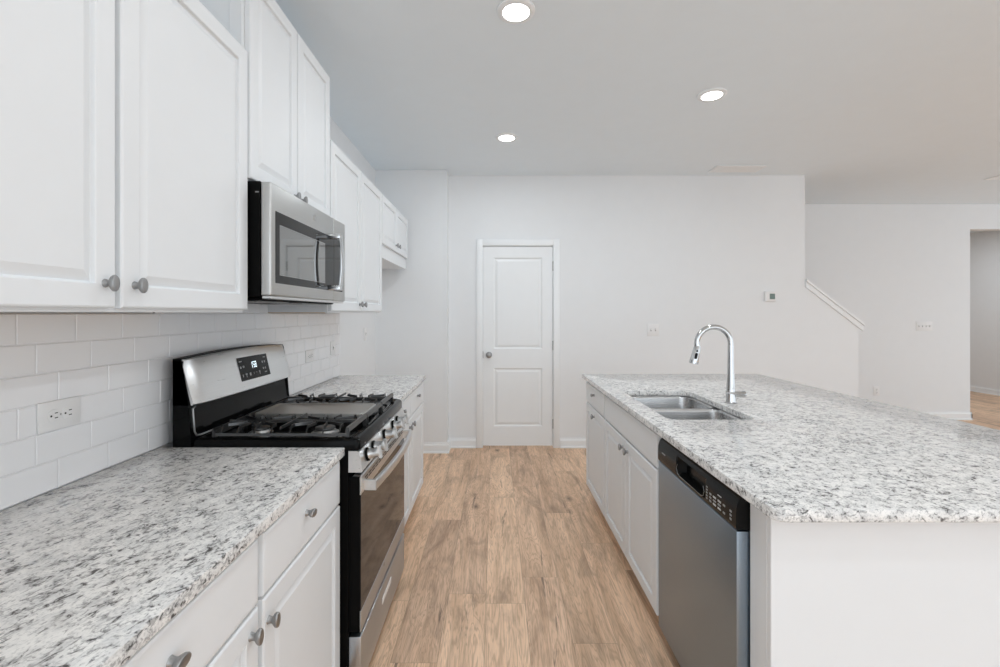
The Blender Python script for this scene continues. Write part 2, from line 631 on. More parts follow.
# ------------------------------------------------------------------ backsplash
TX = -1.155
bm = bmesh.new()
g = .003
ch = .0768
offs = [.047, .105, 0, .047 + .0, .0, .0]
row_off = {5: 1.097, 4: 1.1436, 3: 1.202, 2: 1.0996, 1: 1.1436, 0: 1.202, 6: 1.1436}
tl = .1555
for i in range(7):
    zz0 = .895 + i * ch + g / 2
    zz1 = .895 + (i + 1) * ch - g / 2
    ya, yb = -.44, 3.375
    if i == 6:
        zz1 = 1.418
        ya, yb = 1.545, 2.31
    k = math.floor((ya - row_off[i]) / tl)
    y = row_off[i] + k * tl
    while y < yb:
        a, b_ = max(y + g / 2, ya), min(y + tl - g / 2, yb)
        if b_ - a > .01:
            box(bm, TX - .007, TX, a, b_, zz0, zz1, .0016, 1)
        y += tl
tiles = obj('backsplash', bm, 'tile', at=None)
tag(tiles, 'white glazed subway tile backsplash above the left counter', 'backsplash')
bm = B(XL + .0005, TX - .002, -.44, 3.375, .895, 1.3555)
box(bm, XL + .0005, TX - .002, 1.545, 2.31, 1.3555, 1.418)
obj('grout_bed', bm, 'grout', tiles)


# ------------------------------------------------------------------ cabinets
def knob(parent, X, Y, Z, s, wide=False):
    """oval pull: round stem, long slim head (upright on doors, level on drawers)"""
    prof = [(0, .0095, 0), (.002, .0085, 0), (.010, .0072, 0), (.013, .0085, .4), (.017, .0150, 1), (.021, .0178, 1), (.026, .0180, 1), (.029, .0160, 1), (.0305, .009, 1)]
    bm = bmesh.new()
    n = 24
    rings = []
    for t, r_, k in prof:
        t *= .84
        short = r_ * (1 - .42 * k)
        ry, rz = (r_, short) if wide else (short, r_)
        rings.append([bm.verts.new((X + s * t, Y + ry * math.cos(2 * PI * i / n), Z + rz * math.sin(2 * PI * i / n))) for i in range(n)])
    for a, b_ in zip(rings, rings[1:]):
        for i in range(n):
            bm.faces.new((a[i], a[(i + 1) % n], b_[(i + 1) % n], b_[i]))
    bm.faces.new(rings[0])
    bm.faces.new(rings[-1])
    return obj('knob', bm, 'nickel', parent)


def cab_door(parent, Xf, s, y0, y1, z0, z1, kn=None, name='door'):
    """raised panel door; Xf is the plane of the face frame, s the outward sign"""
    bm = bmesh.new()
    P = lambda u, v, d: (Xf + s * d, u, v)
    first = panel_rings(bm, P, y0, y1, z0, z1, [(0, .001), (0, .016), (.002, .0185), (.005, .020), (.050, .020), (.0522, .0185), (.0535, .0105), (.056, .0098), (.078, .0180)])
    bm.faces.new(first)
    o = obj(name, bm, 'cab', parent, sharp=9)
    if kn:
        knob(o, Xf + s * .020, kn[0], kn[1], s)
    return o


def drawer(parent, Xf, s, y0, y1, z0, z1, kn=None, false=False):
    bm = bmesh.new()
    P = lambda u, v, d: (Xf + s * d, u, v)
    first = panel_rings(bm, P, y0, y1, z0, z1, [(0, .001), (0, .015), (.0015, .018), (.006, .020), (.012, .020)])
    bm.faces.new(first)
    o = obj('false_front' if false else 'drawer', bm, 'cab', parent)
    if kn:
        knob(o, Xf + s * .020, kn[0], kn[1], s, True)
    return o


SB = .865            # underside of the stone
XB = -.55            # left base cabinets face-frame plane
XI = .689            # island face-frame plane


def base_cab(label, xback, Xf, s, y0, y1, doors, drawers, dz=(.708, .852), dd=(.108, .700)):
    zt = dd[0] - .012
    t = thing('base_cabinet', label, 'cabinet', ((xback + Xf) / 2, (y0 + y1) / 2, 0), 'white base cabinets')
    a, b_ = sorted((xback, Xf))
    obj('body', B(a, b_, y0 + .0008, y1 - .0008, zt, SB - .001, .001, 1), 'cab', t)
    a, b_ = sorted((xback, Xf - s * .075))
    obj('toe_kick', B(a, b_, y0 + .001, y1 - .001, 0.001, zt), 'cab', t)
    for (u0, u1, kn) in doors:
        cab_door(t, Xf, s, u0, u1, dd[0], dd[1], kn)
    for (u0, u1, kn, false) in drawers:
        drawer(t, Xf, s, u0, u1, dz[0], dz[1], kn, false)
    return t


xb = XL + .001
base_cab('white base cabinet wholly outside the left edge of the photo', xb, XB, 1, -.43, .448,
         [(-.42, .006, (-.03, .655)), (.016, .438, (.05, .655))], [(-.42, .438, (.01, .78), False)])
base_cab('white base cabinet with one wide drawer, nearest in the photo on the left', xb, XB, 1, .45, 1.030,
         [(.462, 1.020, (.985, .656))], [(.462, 1.020, (.741, .789), False)])
base_cab('white base cabinet touching the near side of the gas range', xb, XB, 1, 1.032, 1.564,
         [(1.041, 1.554, (1.062, .641))], [(1.041, 1.554, (1.275, .797), False)])
base_cab('white base cabinet beyond the gas range with two doors', xb, XB, 1, 2.328, 3.36,
         [(2.340, 2.836, (2.79, .655)), (2.842, 3.348, (2.89, .655))],
         [(2.340, 2.836, (2.58, .80), False), (2.842, 3.348, (3.07, .80), False)])

XU = -.857            # upper cabinets face-frame plane


def upper_cab(label, y0, y1, z0, z1, doors, dz0=None, rail=True):
    t = thing('wall_cabinet', label, 'cabinet', (xb + .15, (y0 + y1) / 2, z0), 'white wall cabinets')
    obj('body', B(xb, XU, y0 + .0008, y1 - .0008, z0 + .004, z1, .001, 1), 'cab', t)
    obj('underside', B(xb + .002, XU - .012, y0 + .003, y1 - .003, z0 + .001, z0 + .004), 'cab_wood' if rail else 'cab', t,
        label='bare plywood underside' if rail else None)
    obj('light_rail', B(XU - .011, XU - .0005, y0 + .001, y1 - .001, z0, z0 + .012), 'cab', t)
    for (u0, u1, kn) in doors:
        cab_door(t, XU, 1, u0, u1, dz0 or z0 + .011, z1 - .008, kn)
    return t


upper_cab('white wall cabinet wholly outside the left edge of the photo', -.04, .470, 1.359, 2.25, [(-.03, .460, (.02, 1.425))])
upper_cab('white wall cabinet with two doors, nearest over the left counter', .472, 1.5445, 1.359, 2.25,
          [(.482, 1.0045, (.976, 1.421)), (1.019, 1.5405, (1.056, 1.421))], dz0=1.368)
tall_cab = upper_cab('tall set white wall cabinet directly above the microwave', 1.545, 2.313, 1.808, 2.556,
          [(1.555, 1.924, (1.895, 1.842)), (1.934, 2.304, (1.963, 1.842))], rail=False)
obj('side_stile', B(XU - .045, XU - .001, 1.5395, 1.5455, 2.252, 2.556, .0015, 1), 'cab', tall_cab)
upper_cab('white wall cabinet beyond the microwave with knobs at its foot', 2.315, 3.368, 1.356, 2.25,
          [(2.325, 2.836, (2.80, 1.41)), (2.846, 3.360, (2.88, 1.41))])
upper_cab('short white wall cabinet over the empty refrigerator gap', 3.370, 4.36, 1.775, 2.25,
          [(3.38, 3.86, (3.82, 1.925)), (3.87, 4.35, (3.91, 1.925))], dz0=1.875, rail=False)

# ------------------------------------------------------------------ stone tops


def rrect(x0, x1, y0, y1, r, n=8, skip=()):
    """rounded rectangle, r = radii at (x0y0, x1y0, x1y1, x0y1)"""
    if isinstance(r, (int, float)):
        r = (r,) * 4
    pts = []
    for (cx, cy, a0, rr) in ((x0 + r[0], y0 + r[0], PI, r[0]), (x1 - r[1], y0 + r[1], 1.5 * PI, r[1]), (x1 - r[2], y1 - r[2], 0, r[2]), (x0 + r[3], y1 - r[3], .5 * PI, r[3])):
        for k in range(n + 1):
            a = a0 + k / n * PI / 2
            pts.append((cx + rr * math.cos(a), cy + rr * math.sin(a)))
    return pts


def stone(bm, outer, holes, z0, z1):
    e = .003
    prof = [(e, z1), (e * .3, z1 - e * .3), (0, z1 - e), (0, z0 + e), (e, z0)]

    def rings(fn, sgn):
        out = []
        for ins, z in prof:
            out.append([bm.verts.new((x, y, z)) for x, y in fn(ins * sgn)])
        for a, b_ in zip(out, out[1:]):
            n = len(a)
            for i in range(n):
                bm.faces.new((a[i], a[(i + 1) % n], b_[(i + 1) % n], b_[i]))
        return out[0], out[-1]
    tops, bots = [], []
    for fn, sg in [(outer, 1)] + [(h, -1) for h in holes]:
        t_, b_ = rings(fn, sg)
        tops.append(t_)
        bots.append(b_)
    for loops in (tops, bots):
        es = []
        for lp in loops:
            for i in range(len(lp)):
                es.append(bm.edges.get((lp[i], lp[(i + 1) % len(lp)])))
        bmesh.ops.triangle_fill(bm, edges=es, use_beauty=True)
    return bm


ZT = .895
for (y0, y1, lab, rr) in ((-.44, 1.566, 'speckled grey and white granite worktop with the range at its far end', .004),
                          (2.326, 3.375, 'small speckled granite worktop beyond the range', .004)):
    f = lambda ins, y0=y0, y1=y1, rr=rr: rrect(TX + .0005 + ins, -.518 - ins, y0 + ins, y1 - ins, rr, 3)
    o = obj('countertop', stone(bmesh.new(), f, [], SB, ZT), 'granite_l')
    tag(o, lab, 'countertop', 'granite worktops on the left')

SX0, SX1, SY0, SY1 = .752, 1.142, 1.975, 2.70
fo = lambda ins: rrect(.655 + ins, 1.99 - ins, 1.066 + ins, 3.455 - ins, (.028, .028, .008, .008), 6)
fh = lambda ins: rrect(SX0 + ins, SX1 - ins, SY0 + ins, SY1 - ins, .055, 8)
o = obj('countertop', stone(bmesh.new(), fo, [fh], SB, ZT), 'granite_i')
tag(o, 'speckled pale granite island top with a sink cut into it', 'countertop')

# ------------------------------------------------------------------ island
IB = 1.286
base_cab('white island cabinet with one narrow door, farthest from the camera', IB, XI, -1, 2.802, 3.365,
         [(2.812, 3.357, (3.08, .655))], [(2.812, 3.357, (3.08, .80), False)], dz=(.712, .852), dd=(.098, .702))
t = base_cab('white island sink cabinet with two doors beside the dishwasher', IB, XI, -1, 1.880, 2.800,
             [(1.892, 2.336, (2.30, .655)), (2.344, 2.792, (2.385, .655))], [(1.892, 2.792, None, True)], dz=(.712, .852), dd=(.098, .702))
# sink base has an open top for the bowls
bodyo = [c for c in t.children if c.name.startswith('body')][0]
bm = bmesh.new()
box(bm, XI, XI + .018, 1.8808, 2.7992, .086, SB - .001)
box(bm, IB - .018, IB, 1.8808, 2.7992, .086, SB - .001)
box(bm, XI + .018, IB - .018, 1.8808, 1.8988, .086, SB - .001)
box(bm, XI + .018, IB - .018, 2.7812, 2.7992, .086, SB - .001)
box(bm, XI + .018, IB - .018, 1.8988, 2.7812, .086, .104)
bmesh.ops.recalc_face_normals(bm, faces=bm.faces[:])
bmesh.ops.translate(bm, verts=bm.verts[:], vec=-origin_of(t))
bodyo.data.clear_geometry()
bm.to_mesh(bodyo.data)
bm.free()

t = thing('island_end_panel', 'plain white end panel of the island facing the camera', 'panel', (1.0, 1.2, 0))
obj('panel', B(.706, IB, 1.166, 1.184, 0.001, SB - .001, .0015, 1), 'cab', t)
obj('filler', B(.706, .724, 1.1845, 1.262, 0.001, SB - .001, .001, 1), 'cab', t)
bm = B(IB + .002, 1.40, 1.172, 3.36, 0, SB - .001)
struct('wall_island', bm, 'wall', label='plain white knee wall along the seating side of the island')

# dishwasher
DY0, DY1 = 1.268, 1.876
t = thing('dishwasher', 'stainless steel dishwasher with a black control strip in the island', 'dishwasher', (.95, 1.57, 0))
obj('body', B(.715, IB - .02, DY0 + .004, DY1 - .004, .012, .86), 'black_side', t)
obj('toe_panel', B(.745, .76, DY0 + .005, DY1 - .005, .002, .085), 'black_side', t)
obj('door_panel', B(.672, .712, DY0, DY1, .070, .748, .0035, 3), 'steel_dw', t)
# control strip: bullnose profile in (x, z) with a pocket handle
bm = bmesh.new()
prof = [(.714, .752), (.673, .752), (.671, .755), (.670, .775), (.6705, .80), (.673, .822), (.679, .836), (.690, .846), (.714, .851)]
pk0, pk1 = 1.455, 1.685           # pocket


def sweep(bm, prof, ys, fn):
    rings = []
    for y in ys:
        rings.append([bm.verts.new((*[fn(x, z, y)[0]], y, fn(x, z, y)[1])) for x, z in prof])
    for a, b_ in zip(rings, rings[1:]):
        for i in range(len(prof) - 1):
            bm.faces.new((a[i], a[i + 1], b_[i + 1], b_[i]))
    for r in (rings[0], rings[-1]):
        bm.faces.new(r)
    return rings


prof2 = [(.714, .752), (.673, .752), (.671, .755), (.670, .762), (.670, .772), (.6702, .785), (.6705, .798), (.6715, .812), (.6745, .826), (.680, .837), (.691, .846), (.714, .851)]


def pocket(x, z, y):
    m_ = max(0, min(1, (y - pk0) / .02)) * max(0, min(1, (pk1 - y) / .02))
    k = 0
    if .765 < z < .818:
        k = 1
    return (x + .030 * k * m_, z)


ys = [DY0, DY0 + .004] + [DY0 + .01 + i * (DY1 - DY0 - .02) / 90 for i in range(91)] + [DY1 - .004, DY1]
rings = sweep(bm, prof2, ys, pocket)
cp = obj('control_panel', bm, 'black_plastic', t)
# chrome-edged lip of the pocket
tube_pts = [(.6690, pk0 + .012, .800), (.6690, pk0 + .004, .785), (.6692, pk0 + .012, .768), (.6692, pk0 + .03, .763), (.6692, pk1 - .03, .763), (.6692, pk1 - .01, .768), (.6690, pk1 - .002, .785), (.6690, pk1 - .012, .802)]
obj('pocket_rim', tube(bmesh.new(), tube_pts, .0008, 8), 'nickel', cp)
# printing: button marks
bm = bmesh.new()
bm2 = bmesh.new()
random.seed(3)


def mark(bm, y0, y1, z0, z1):
    box(bm, .6692, .6706, y0, y1, z0, z1)


for k in range(5):
    mark(bm2, 1.438, 1.446, .768 + k * .009, .7725 + k * .009)
for k, (yy, w) in enumerate(((1.418, .012), (1.392, .018), (1.362, .018), (1.334, .012), (1.296, .010))):
    for j in range(3):
        if random.random() < .85:
            mark(bm if k in (1, 2) and j != 1 else bm2, yy - w / 2, yy + w / 2, .768 + j * .011, .7735 + j * .011)
mark(bm, 1.350, 1.372, .808, .8105)
mark(bm2, 1.796, 1.83, .792, .797)
obj('button_print', bm, 'print', cp)
obj('small_print', bm2, 'print_dim', cp)

# sink
t = thing('sink', 'stainless steel double bowl sink set under the island top', 'sink', ((SX0 + SX1) / 2, (SY0 + SY1) / 2, .66))


def bowl(y0, y1, ra, rb):
    bm = bmesh.new()
    x0, x1 = SX0 - .004, SX1 + .004
    rings = []
    for ins, z in [(0, .862), (.004, .858), (.006, .85), (.010, .71), (.016, .69), (.03, .676), (.06, .670), (.11, .667)]:
        r = tuple(max(.012, q - ins * .4) for q in (ra, ra, rb, rb))
        rings.append([bm.verts.new((x, y, z)) for x, y in rrect(x0 + ins, x1 - ins, y0 + ins, y1 - ins, r, 6)])
    for a, b_ in zip(rings, rings[1:]):
        n = len(a)
        for i in range(n):
            bm.faces.new((a[i], a[(i + 1) % n], b_[(i + 1) % n], b_[i]))
    bm.faces.new(rings[-1])
    o = obj('bowl', bm, 'steel_sink', t)
    c = ((x0 + x1) / 2, (y0 + y1) / 2)
    obj('drain', lathe(bmesh.new(), [(0, .044), (.003, .044), (.003, .036), (.001, .03), (.002, .006), (.006, .004)], (*c, .668), (0, 0, 1), 24), 'chrome', o)


ym = 2.345
bowl(SY0 - .004, ym - .012, .058, .05)
bowl(ym + .012, SY1 + .004, .05, .058)
# rim flange with the divider bridge between the bowls
bm = B(SX0 - .003, SX1 + .003, ym - .0125, ym + .0125, .845, .8625, .003, 2)
obj('divider', bm, 'steel_sink', t)

# faucet
FX, FY = 1.207, 2.335
t = thing('faucet', 'tall chrome gooseneck faucet standing behind the sink', 'faucet', (FX, FY, ZT))
bm = lathe(bmesh.new(), [(0, .029), (.004, .029), (.006, .025), (.010, .0235), (.058, .0225), (.062, .0215), (.066, .021), (.075, .0205), (.16, .0165), (.23, .0150), (.30, .0145)], (FX, FY, ZT), (0, 0, 1), 28)
obj('base', bm, 'chrome', t)
pts = [(FX, FY, ZT + .28)]
R_ = .087
cz = ZT + .303
for k in range(0, 21):
    a = k / 20 * PI * 1.07
    pts.append((FX - R_ + R_ * math.cos(a), FY, cz + R_ * math.sin(a)))
obj('spout', tube(bmesh.new(), pts, .0138, 18), 'chrome', t)
ex, ez = pts[-1][0], pts[-1][2]
d = Vector((-.24, 0, -1)).normalized()
bm = lathe(bmesh.new(), [(-.012, .0146), (0, .0165), (.004, .0178), (.03, .0188), (.062, .0215), (.078, .0225), (.084, .022), (.085, .016)], (ex, FY, ez), d, 24)
sh = obj('spray_head', bm, 'chrome', t)
q = Vector((ex, FY, ez)) + d * .042 + Vector((-.004, -.0185, 0))
bm = lathe(bmesh.new(), [(-.016, .003), (-.013, .0065), (.013, .0065), (.016, .003)], q, d, 12)
lathe(bm, [(-.005, .004), (.005, .004)], q - d * .026, d, 10)
obj('spray_button', bm, 'black_plastic', sh)
bm = tube(bmesh.new(), [(FX + .015, FY, ZT + .046), (FX + .058, FY - .004, ZT + .046)], .0145, 18)
lathe(bm, [(0, .0145), (.003, .016), (.016, .016), (.020, .012)], (FX + .054, FY - .004, ZT + .046), (1, -.1, 0), 18)
obj('handle_hub', bm, 'chrome', t)
obj('lever', tube(bmesh.new(), [(FX + .06, FY - .022, ZT + .050), (FX + .01, FY - .034, ZT + .055), (FX - .045, FY - .04, ZT + .060)], [.0055, .005, .004], 12), 'chrome', t)

# ------------------------------------------------------------------ gas range
RY0, RY1 = 1.546, 2.309
RC = (RY0 + RY1) / 2
t = gas_range = thing('gas_range', 'stainless steel and black gas range between the left counters', 'stove', (-.78, RC, 0))
obj('body', B(-1.098, -.492, RY0 + .002, RY1 - .002, .035, .893, .002, 1), 'black_side', t)
for yy in (RY0 + .05, RY1 - .05):
    for xx in (-.56, -1.05):
        obj('foot', lathe(bmesh.new(), [(0, .018), (.03, .015), (.036, .010)], (xx, yy, 0.0), (0, 0, 1), 14), 'black_side', t)
# cooktop tray: rim and sunken deck
bm = bmesh.new()
cx0, cx1 = -1.03, -.453
rr = []
for ins, z in [(.004, .880), (0, .884), (0, .910), (.003, .918), (.009, .9225), (.016, .924), (.026, .922), (.034, .915), (.05, .9125)]:
    rr.append([bm.verts.new((x, y, z)) for x, y in rrect(cx0 + ins, cx1 - ins, RY0 + ins, RY1 - ins, (.012, .016, .045, .012), 5)])
for a, b_ in zip(rr, rr[1:]):
    n = len(a)
    for i in range(n):
        bm.faces.new((a[i], a[(i + 1) % n], b_[(i + 1) % n], b_[i]))
bm.faces.new(rr[-1])
bm.faces.new(rr[0])
obj('cooktop', bm, 'black', t)

# grates
GX0, GX1 = -.972, -.494
gz0, gz1 = .932, .961


def bar(bm, p, q, w=.007, h=.010, lift=0):
    p, q = Vector(p), Vector(q)
    d = (q - p).normalized()
    side = Vector((-d.y, d.x, 0)) * w / 2
    top = Vector((0, 0, h))
    vs = []
    for c in (p, q):
        for s_ in (-1, 1):
            for tt in (0, 1):
                ww = 1.0 if tt == 0 else .6
                vs.append(bm.verts.new(c + side * s_ * ww + top * tt))
    for qd in ((0, 1, 3, 2), (4, 6, 7, 5), (0, 4, 5, 1), (2, 3, 7, 6), (0, 2, 6, 4), (1, 5, 7, 3)):
        bm.faces.new([vs[i] for i in qd])


def finger(bm, pts, w=.0062, h=.010):
    """polyline bar whose outer end bends down to the rail"""
    for a, b_ in zip(pts, pts[1:]):
        bar(bm, a, b_, w, h)


def grate(y0, y1):
    bm = bmesh.new()
    yc = (y0 + y1) / 2
    rz = gz0 - .004
    # rails
    for yy in (y0 + .005, y1 - .005):
        bar(bm, (GX0, yy, rz), (GX1, yy, rz), .007, .009)
    bar(bm, (GX0 + .005, y0, rz), (GX0 + .005, y1, rz), .010, .024)
    bar(bm, (GX1 - .006, y0, .943), (GX1 - .006, y1, .943), .014, .016)
    bar(bm, ((GX0 + GX1) / 2, y0, gz1 - .010), ((GX0 + GX1) / 2, y1, gz1 - .010), .0062, .010)
    for cx in (-.858, -.618):
        for k in range(4):
            dx = (-.087, -.029, .029, .087)[k]
            for sg, ye in ((-1, y0 + .005), (1, y1 - .005)):
                ox = cx + dx
                tipx = cx + dx * .38
                tipy = yc + sg * .030
                kn_y = ye - sg * .018
                z = gz1 - .010
                if k in (0, 3):
                    midx = ox * .55 + (cx + dx * .5) * .45
                    finger(bm, [(ox, ye, rz), (ox, kn_y, z), (ox, yc + sg * .062, z), (tipx, tipy, z)])
                else:
                    finger(bm, [(ox, ye, rz), (ox, kn_y, z), (cx + dx * .7, yc + sg * .038, z)])
        # fore and aft fingers
        bar(bm, (cx + .028, yc, gz1 - .013), (cx + .115, yc, gz1 - .010), .0062, .010)
        bar(bm, (cx - .028, yc, gz1 - .013), (cx - .115, yc, gz1 - .010), .0062, .010)
    for xx in (GX0 + .006, GX1 - .007):
        for yy in (y0 + .008, y1 - .008):
            box(bm, xx - .006, xx + .006, yy - .006, yy + .006, .913, .944)
    return obj('grate', bm, 'iron', t)


gy = [(1.560, 1.786), (2.030, 2.262)]
for a, b_ in gy:
    grate(a, b_)
# centre griddle
bm = bmesh.new()
rr = []
for ins, z in [(.004, .932), (0, .936), (0, .951), (.003, .954), (.010, .954), (.016, .950), (.022, .949)]:
    rr.append([bm.verts.new((x, y, z)) for x, y in rrect(-.955 + ins, GX1 - .018 - ins, 1.800 + ins, 2.016 - ins, .02, 4)])
for a, b_ in zip(rr, rr[1:]):
    n = len(a)
    for i in range(n):
        bm.faces.new((a[i], a[(i + 1) % n], b_[(i + 1) % n], b_[i]))
bm.faces.new(rr[-1])
bm.faces.new(rr[0])
obj('griddle', bm, 'griddle', t)
for xx, w_ in ((GX1 - .006, .015), (GX0 + .005, .012)):
    bm = bmesh.new()
    bar(bm, (xx, 1.792, .941), (xx, 2.024, .941), w_, .015)
    for yy in (1.80, 2.016):
        box(bm, xx - .006, xx + .006, yy - .006, yy + .006, .913, .942)
    obj('griddle_frame', bm, 'iron', t)
for cx in (-.858, -.618):
    for (a, b_) in gy:
        yc = (a + b_) / 2
        k = 1.0 if cx > -.7 else .85
        bu = obj('burner', lathe(bmesh.new(), [(0, .05 * k), (.004, .05 * k), (.006, .04 * k), (.013, .036 * k), (.015, .03 * k)], (cx, yc, .911), (0, 0, 1), 28), 'burner', t)
        obj('burner_cap', lathe(bmesh.new(), [(.014, .034 * k), (.018, .037 * k), (.022, .036 * k), (.024, .03 * k)], (cx, yc, .911), (0, 0, 1), 28), 'iron', bu)
# chrome screw heads
for yy in (1.62, 2.20):
    obj('deck_clip', lathe(bmesh.new(), [(0, .008), (.004, .007), (.006, .003)], (-.545, yy, .912), (0, 0, 1), 12), 'burner', t)

# backguard: black riser and slanted stainless console
bm = bmesh.new()
for ya, yb in ((RY0, RY0 + .008), (RY1 - .008, RY1)):
    prism(bm, [(-1.098, .80), (-1.035, .80), (-1.035, .930), (-1.037, .945), (-1.044, 1.032), (-1.066, 1.19), (-1.098, 1.192)], 1, ya, yb)
prism(bm, [(-1.098, .80), (-1.035, .80), (-1.035, .925), (-1.041, .94), (-1.052, 1.042), (-1.072, 1.19), (-1.098, 1.192)], 1, RY0 + .008, RY1 - .008)
obj('backguard', bm, 'black', t)
# bright tube standing in for the highlight along the riser's edge
bm = tube(bmesh.new(), [(-1.040, RY0 + .030, 1.030), (-1.036, RY0 + .012, 1.024), (-1.033, RY0 + .009, 1.01), (-1.028, RY0 + .009, .945), (-1.026, RY0 + .018, .930), (-1.026, RY0 + .04, .927), (-1.026, RC, .927), (-1.026, RY1 - .01, .927)], .0032, 8)
obj('riser_highlight', bm, 'nickel', t)


def cons(y):
    u = (y - RC) / (RY1 - RC)
    arch = .012 * (1 - u * u)
    bow = .010 * (1 - u * u)
    lo = (-1.014 + bow * .6, 1.037 - .002 * (1 - u * u))
    hi = (-1.058 + bow, 1.197 + arch)
    return lo, hi


bm = bmesh.new()
rings = []
for i in range(25):
    y = RY0 + (RY1 - RY0) * i / 24
    lo, hi = cons(y)
    rings.append([bm.verts.new((x, y, z)) for x, z in ((-1.098, lo[1]), (lo[0] - .025, lo[1]), (lo[0] - .023, lo[1] + .005), (hi[0] - .0125, hi[1] + .0012), (-1.098, hi[1] + .0012))])
for a, b_ in zip(rings, rings[1:]):
    for i in range(5):
        bm.faces.new((a[i], a[(i + 1) % 5], b_[(i + 1) % 5], b_[i]))
bm.faces.new(rings[0])
bm.faces.new(rings[-1])
obj('console_housing', bm, 'black_side', t)
bm = bmesh.new()
rings = []
ny = 28
for i in range(ny + 1):
    y = RY0 - .001 + .001 + (RY1 - RY0) * i / ny
    lo, hi = cons(y)
    e = .012 if i in (0, ny) else (0.003 if i in (1, ny - 1) else 0)
    ring = [(hi[0] - .012, hi[1] - .003), (lo[0] - .022, lo[1] + .004), (lo[0] - .02, lo[1]), (lo[0] - .004 - e, lo[1] + .001), (lo[0] - e, lo[1] + .005), (hi[0] - e, hi[1] - .006), (hi[0] - .004 - e, hi[1] - .001), (hi[0] - .010, hi[1] - .001)]
    rings.append([bm.verts.new((x, y, z)) for x, z in ring])
for a, b_ in zip(rings, rings[1:]):
    n = len(a)
    for i in range(n):
        bm.faces.new((a[i], a[(i + 1) % n], b_[(i + 1) % n], b_[i]))
bm.faces.new(rings[0])
bm.faces.new(rings[-1])
con = obj('console', bm, 'steel', t)


def con_pt(y, v, d):
    """point on the console face: v 0..1 bottom to top, d outward"""
    lo, hi = cons(y)
    n = Vector((hi[1] - lo[1], 0, lo[0] - hi[0])).normalized()
    p = Vector((lo[0] + (hi[0] - lo[0]) * v, y, lo[1] + (hi[1] - lo[1]) * v))
    return p + n * d


def con_patch(bm, y0, y1, v0, v1, d0, d1, n=8):
    rs = []
    for i in range(n + 1):
        y = y0 + (y1 - y0) * i / n
        rs.append([bm.verts.new(con_pt(y, v, d)) for v, d in ((v0, d0), (v0, d1), (v1, d1), (v1, d0))])
    for a, b_ in zip(rs, rs[1:]):
        for i in range(4):
            bm.faces.new((a[i], a[(i + 1) % 4], b_[(i + 1) % 4], b_[i]))
    bm.faces.new(rs[0])
    bm.faces.new(rs[-1])


ka, kb = 1.835, 2.075
bm = bmesh.new()
con_patch(bm, ka, kb, .24, .79, -.002, .0015)
dis = obj('display', bm, 'black_plastic', con)
SEG = {'0': 'abcdef', '1': 'bc', '2': 'abged', '5': 'afgcd', '8': 'abcdefg', '3': 'abgcd', '4': 'fgbc', '6': 'afgedc'}


def digit(bm, ch_, y, v, w, h):
    th = .0022
    tv = .018
    s_ = {'a': (y, y + w, v + h - tv, v + h), 'g': (y, y + w, v + h / 2 - tv / 2, v + h / 2 + tv / 2), 'd': (y, y + w, v, v + tv),
          'f': (y, y + th, v + h / 2, v + h), 'b': (y + w - th, y + w, v + h / 2, v + h), 'e': (y, y + th, v, v + h / 2), 'c': (y + w - th, y + w, v, v + h / 2)}
    for c in SEG[ch_]:
        a = s_[c]
        con_patch(bm, a[0], a[1], a[2], a[3], .0014, .0022, 1)


bm = bmesh.new()
yy = 1.925
for c in '1:58':
    if c == ':':
        for v in (.535, .60):
            con_patch(bm, yy, yy + .0025, v, v + .018, .0014, .0022, 1)
        yy += .006
    else:
        digit(bm, c, yy, .50, .011, .15)
        yy += .0155 if c != '1' else .013
obj('clock_digits', bm, 'digits', dis)
bm = bmesh.new()
for (a, w, v, h) in ((1.842, .020, .685, .022), (1.842, .010, .535, .05), (1.862, .012, .545, .045), (2.038, .022, .70, .022),
                     (2.020, .010, .57, .05), (2.040, .009, .57, .05), (2.018, .009, .41, .05), (2.036, .009, .41, .05), (2.028, .020, .325, .022),
                     (1.850, .005, .33, .06), (1.872, .012, .37, .03), (1.876, .004, .31, .06), (1.903, .011, .33, .07), (1.935, .004, .345, .05), (1.955, .008, .37, .015), (1.980, .009, .36, .04), (1.984, .003, .31, .06)):
    con_patch(bm, a, a + w, v, v + h, .0014, .0019, 1)
obj('button_print', bm, 'print_dim', dis)

# front: slanted knob panel
bm = bmesh.new()
prism(bm, [(-.492, .880), (-.462, .880), (-.456, .877), (-.443, .812), (-.446, .806), (-.492, .806)], 1, RY0 + .001, RY1 - .001)
cpn = obj('control_panel', bm, 'steel', t, smooth=False)
nrm = Vector((.062, 0, .012)).normalized()
for ky in (1.628, 1.716, 1.890, 2.052, 2.140):
    c = Vector((-.449, ky, .845))
    kb_ = obj('control_knob', lathe(bmesh.new(), [(.006, .0195), (.012, .0185), (.030, .0165), (.034, .0175), (.042, .0165), (.044, .013)], c, nrm, 24), 'steel', t)
    obj('knob_collar', lathe(bmesh.new(), [(-.002, .0245), (.004, .0245), (.007, .020)], c, nrm, 26), 'black_side', kb_)
    gm = bmesh.new()
    box(gm, -.006, .008, -.0055, .0055, -.0235, .0235, .002, 1)
    m4 = Matrix.Translation(c + nrm * .045) @ Matrix.Rotation(-.19, 4, 'Y')
    bmesh.ops.transform(gm, matrix=m4, verts=gm.verts[:])
    obj('knob_grip', gm, 'steel', kb_)
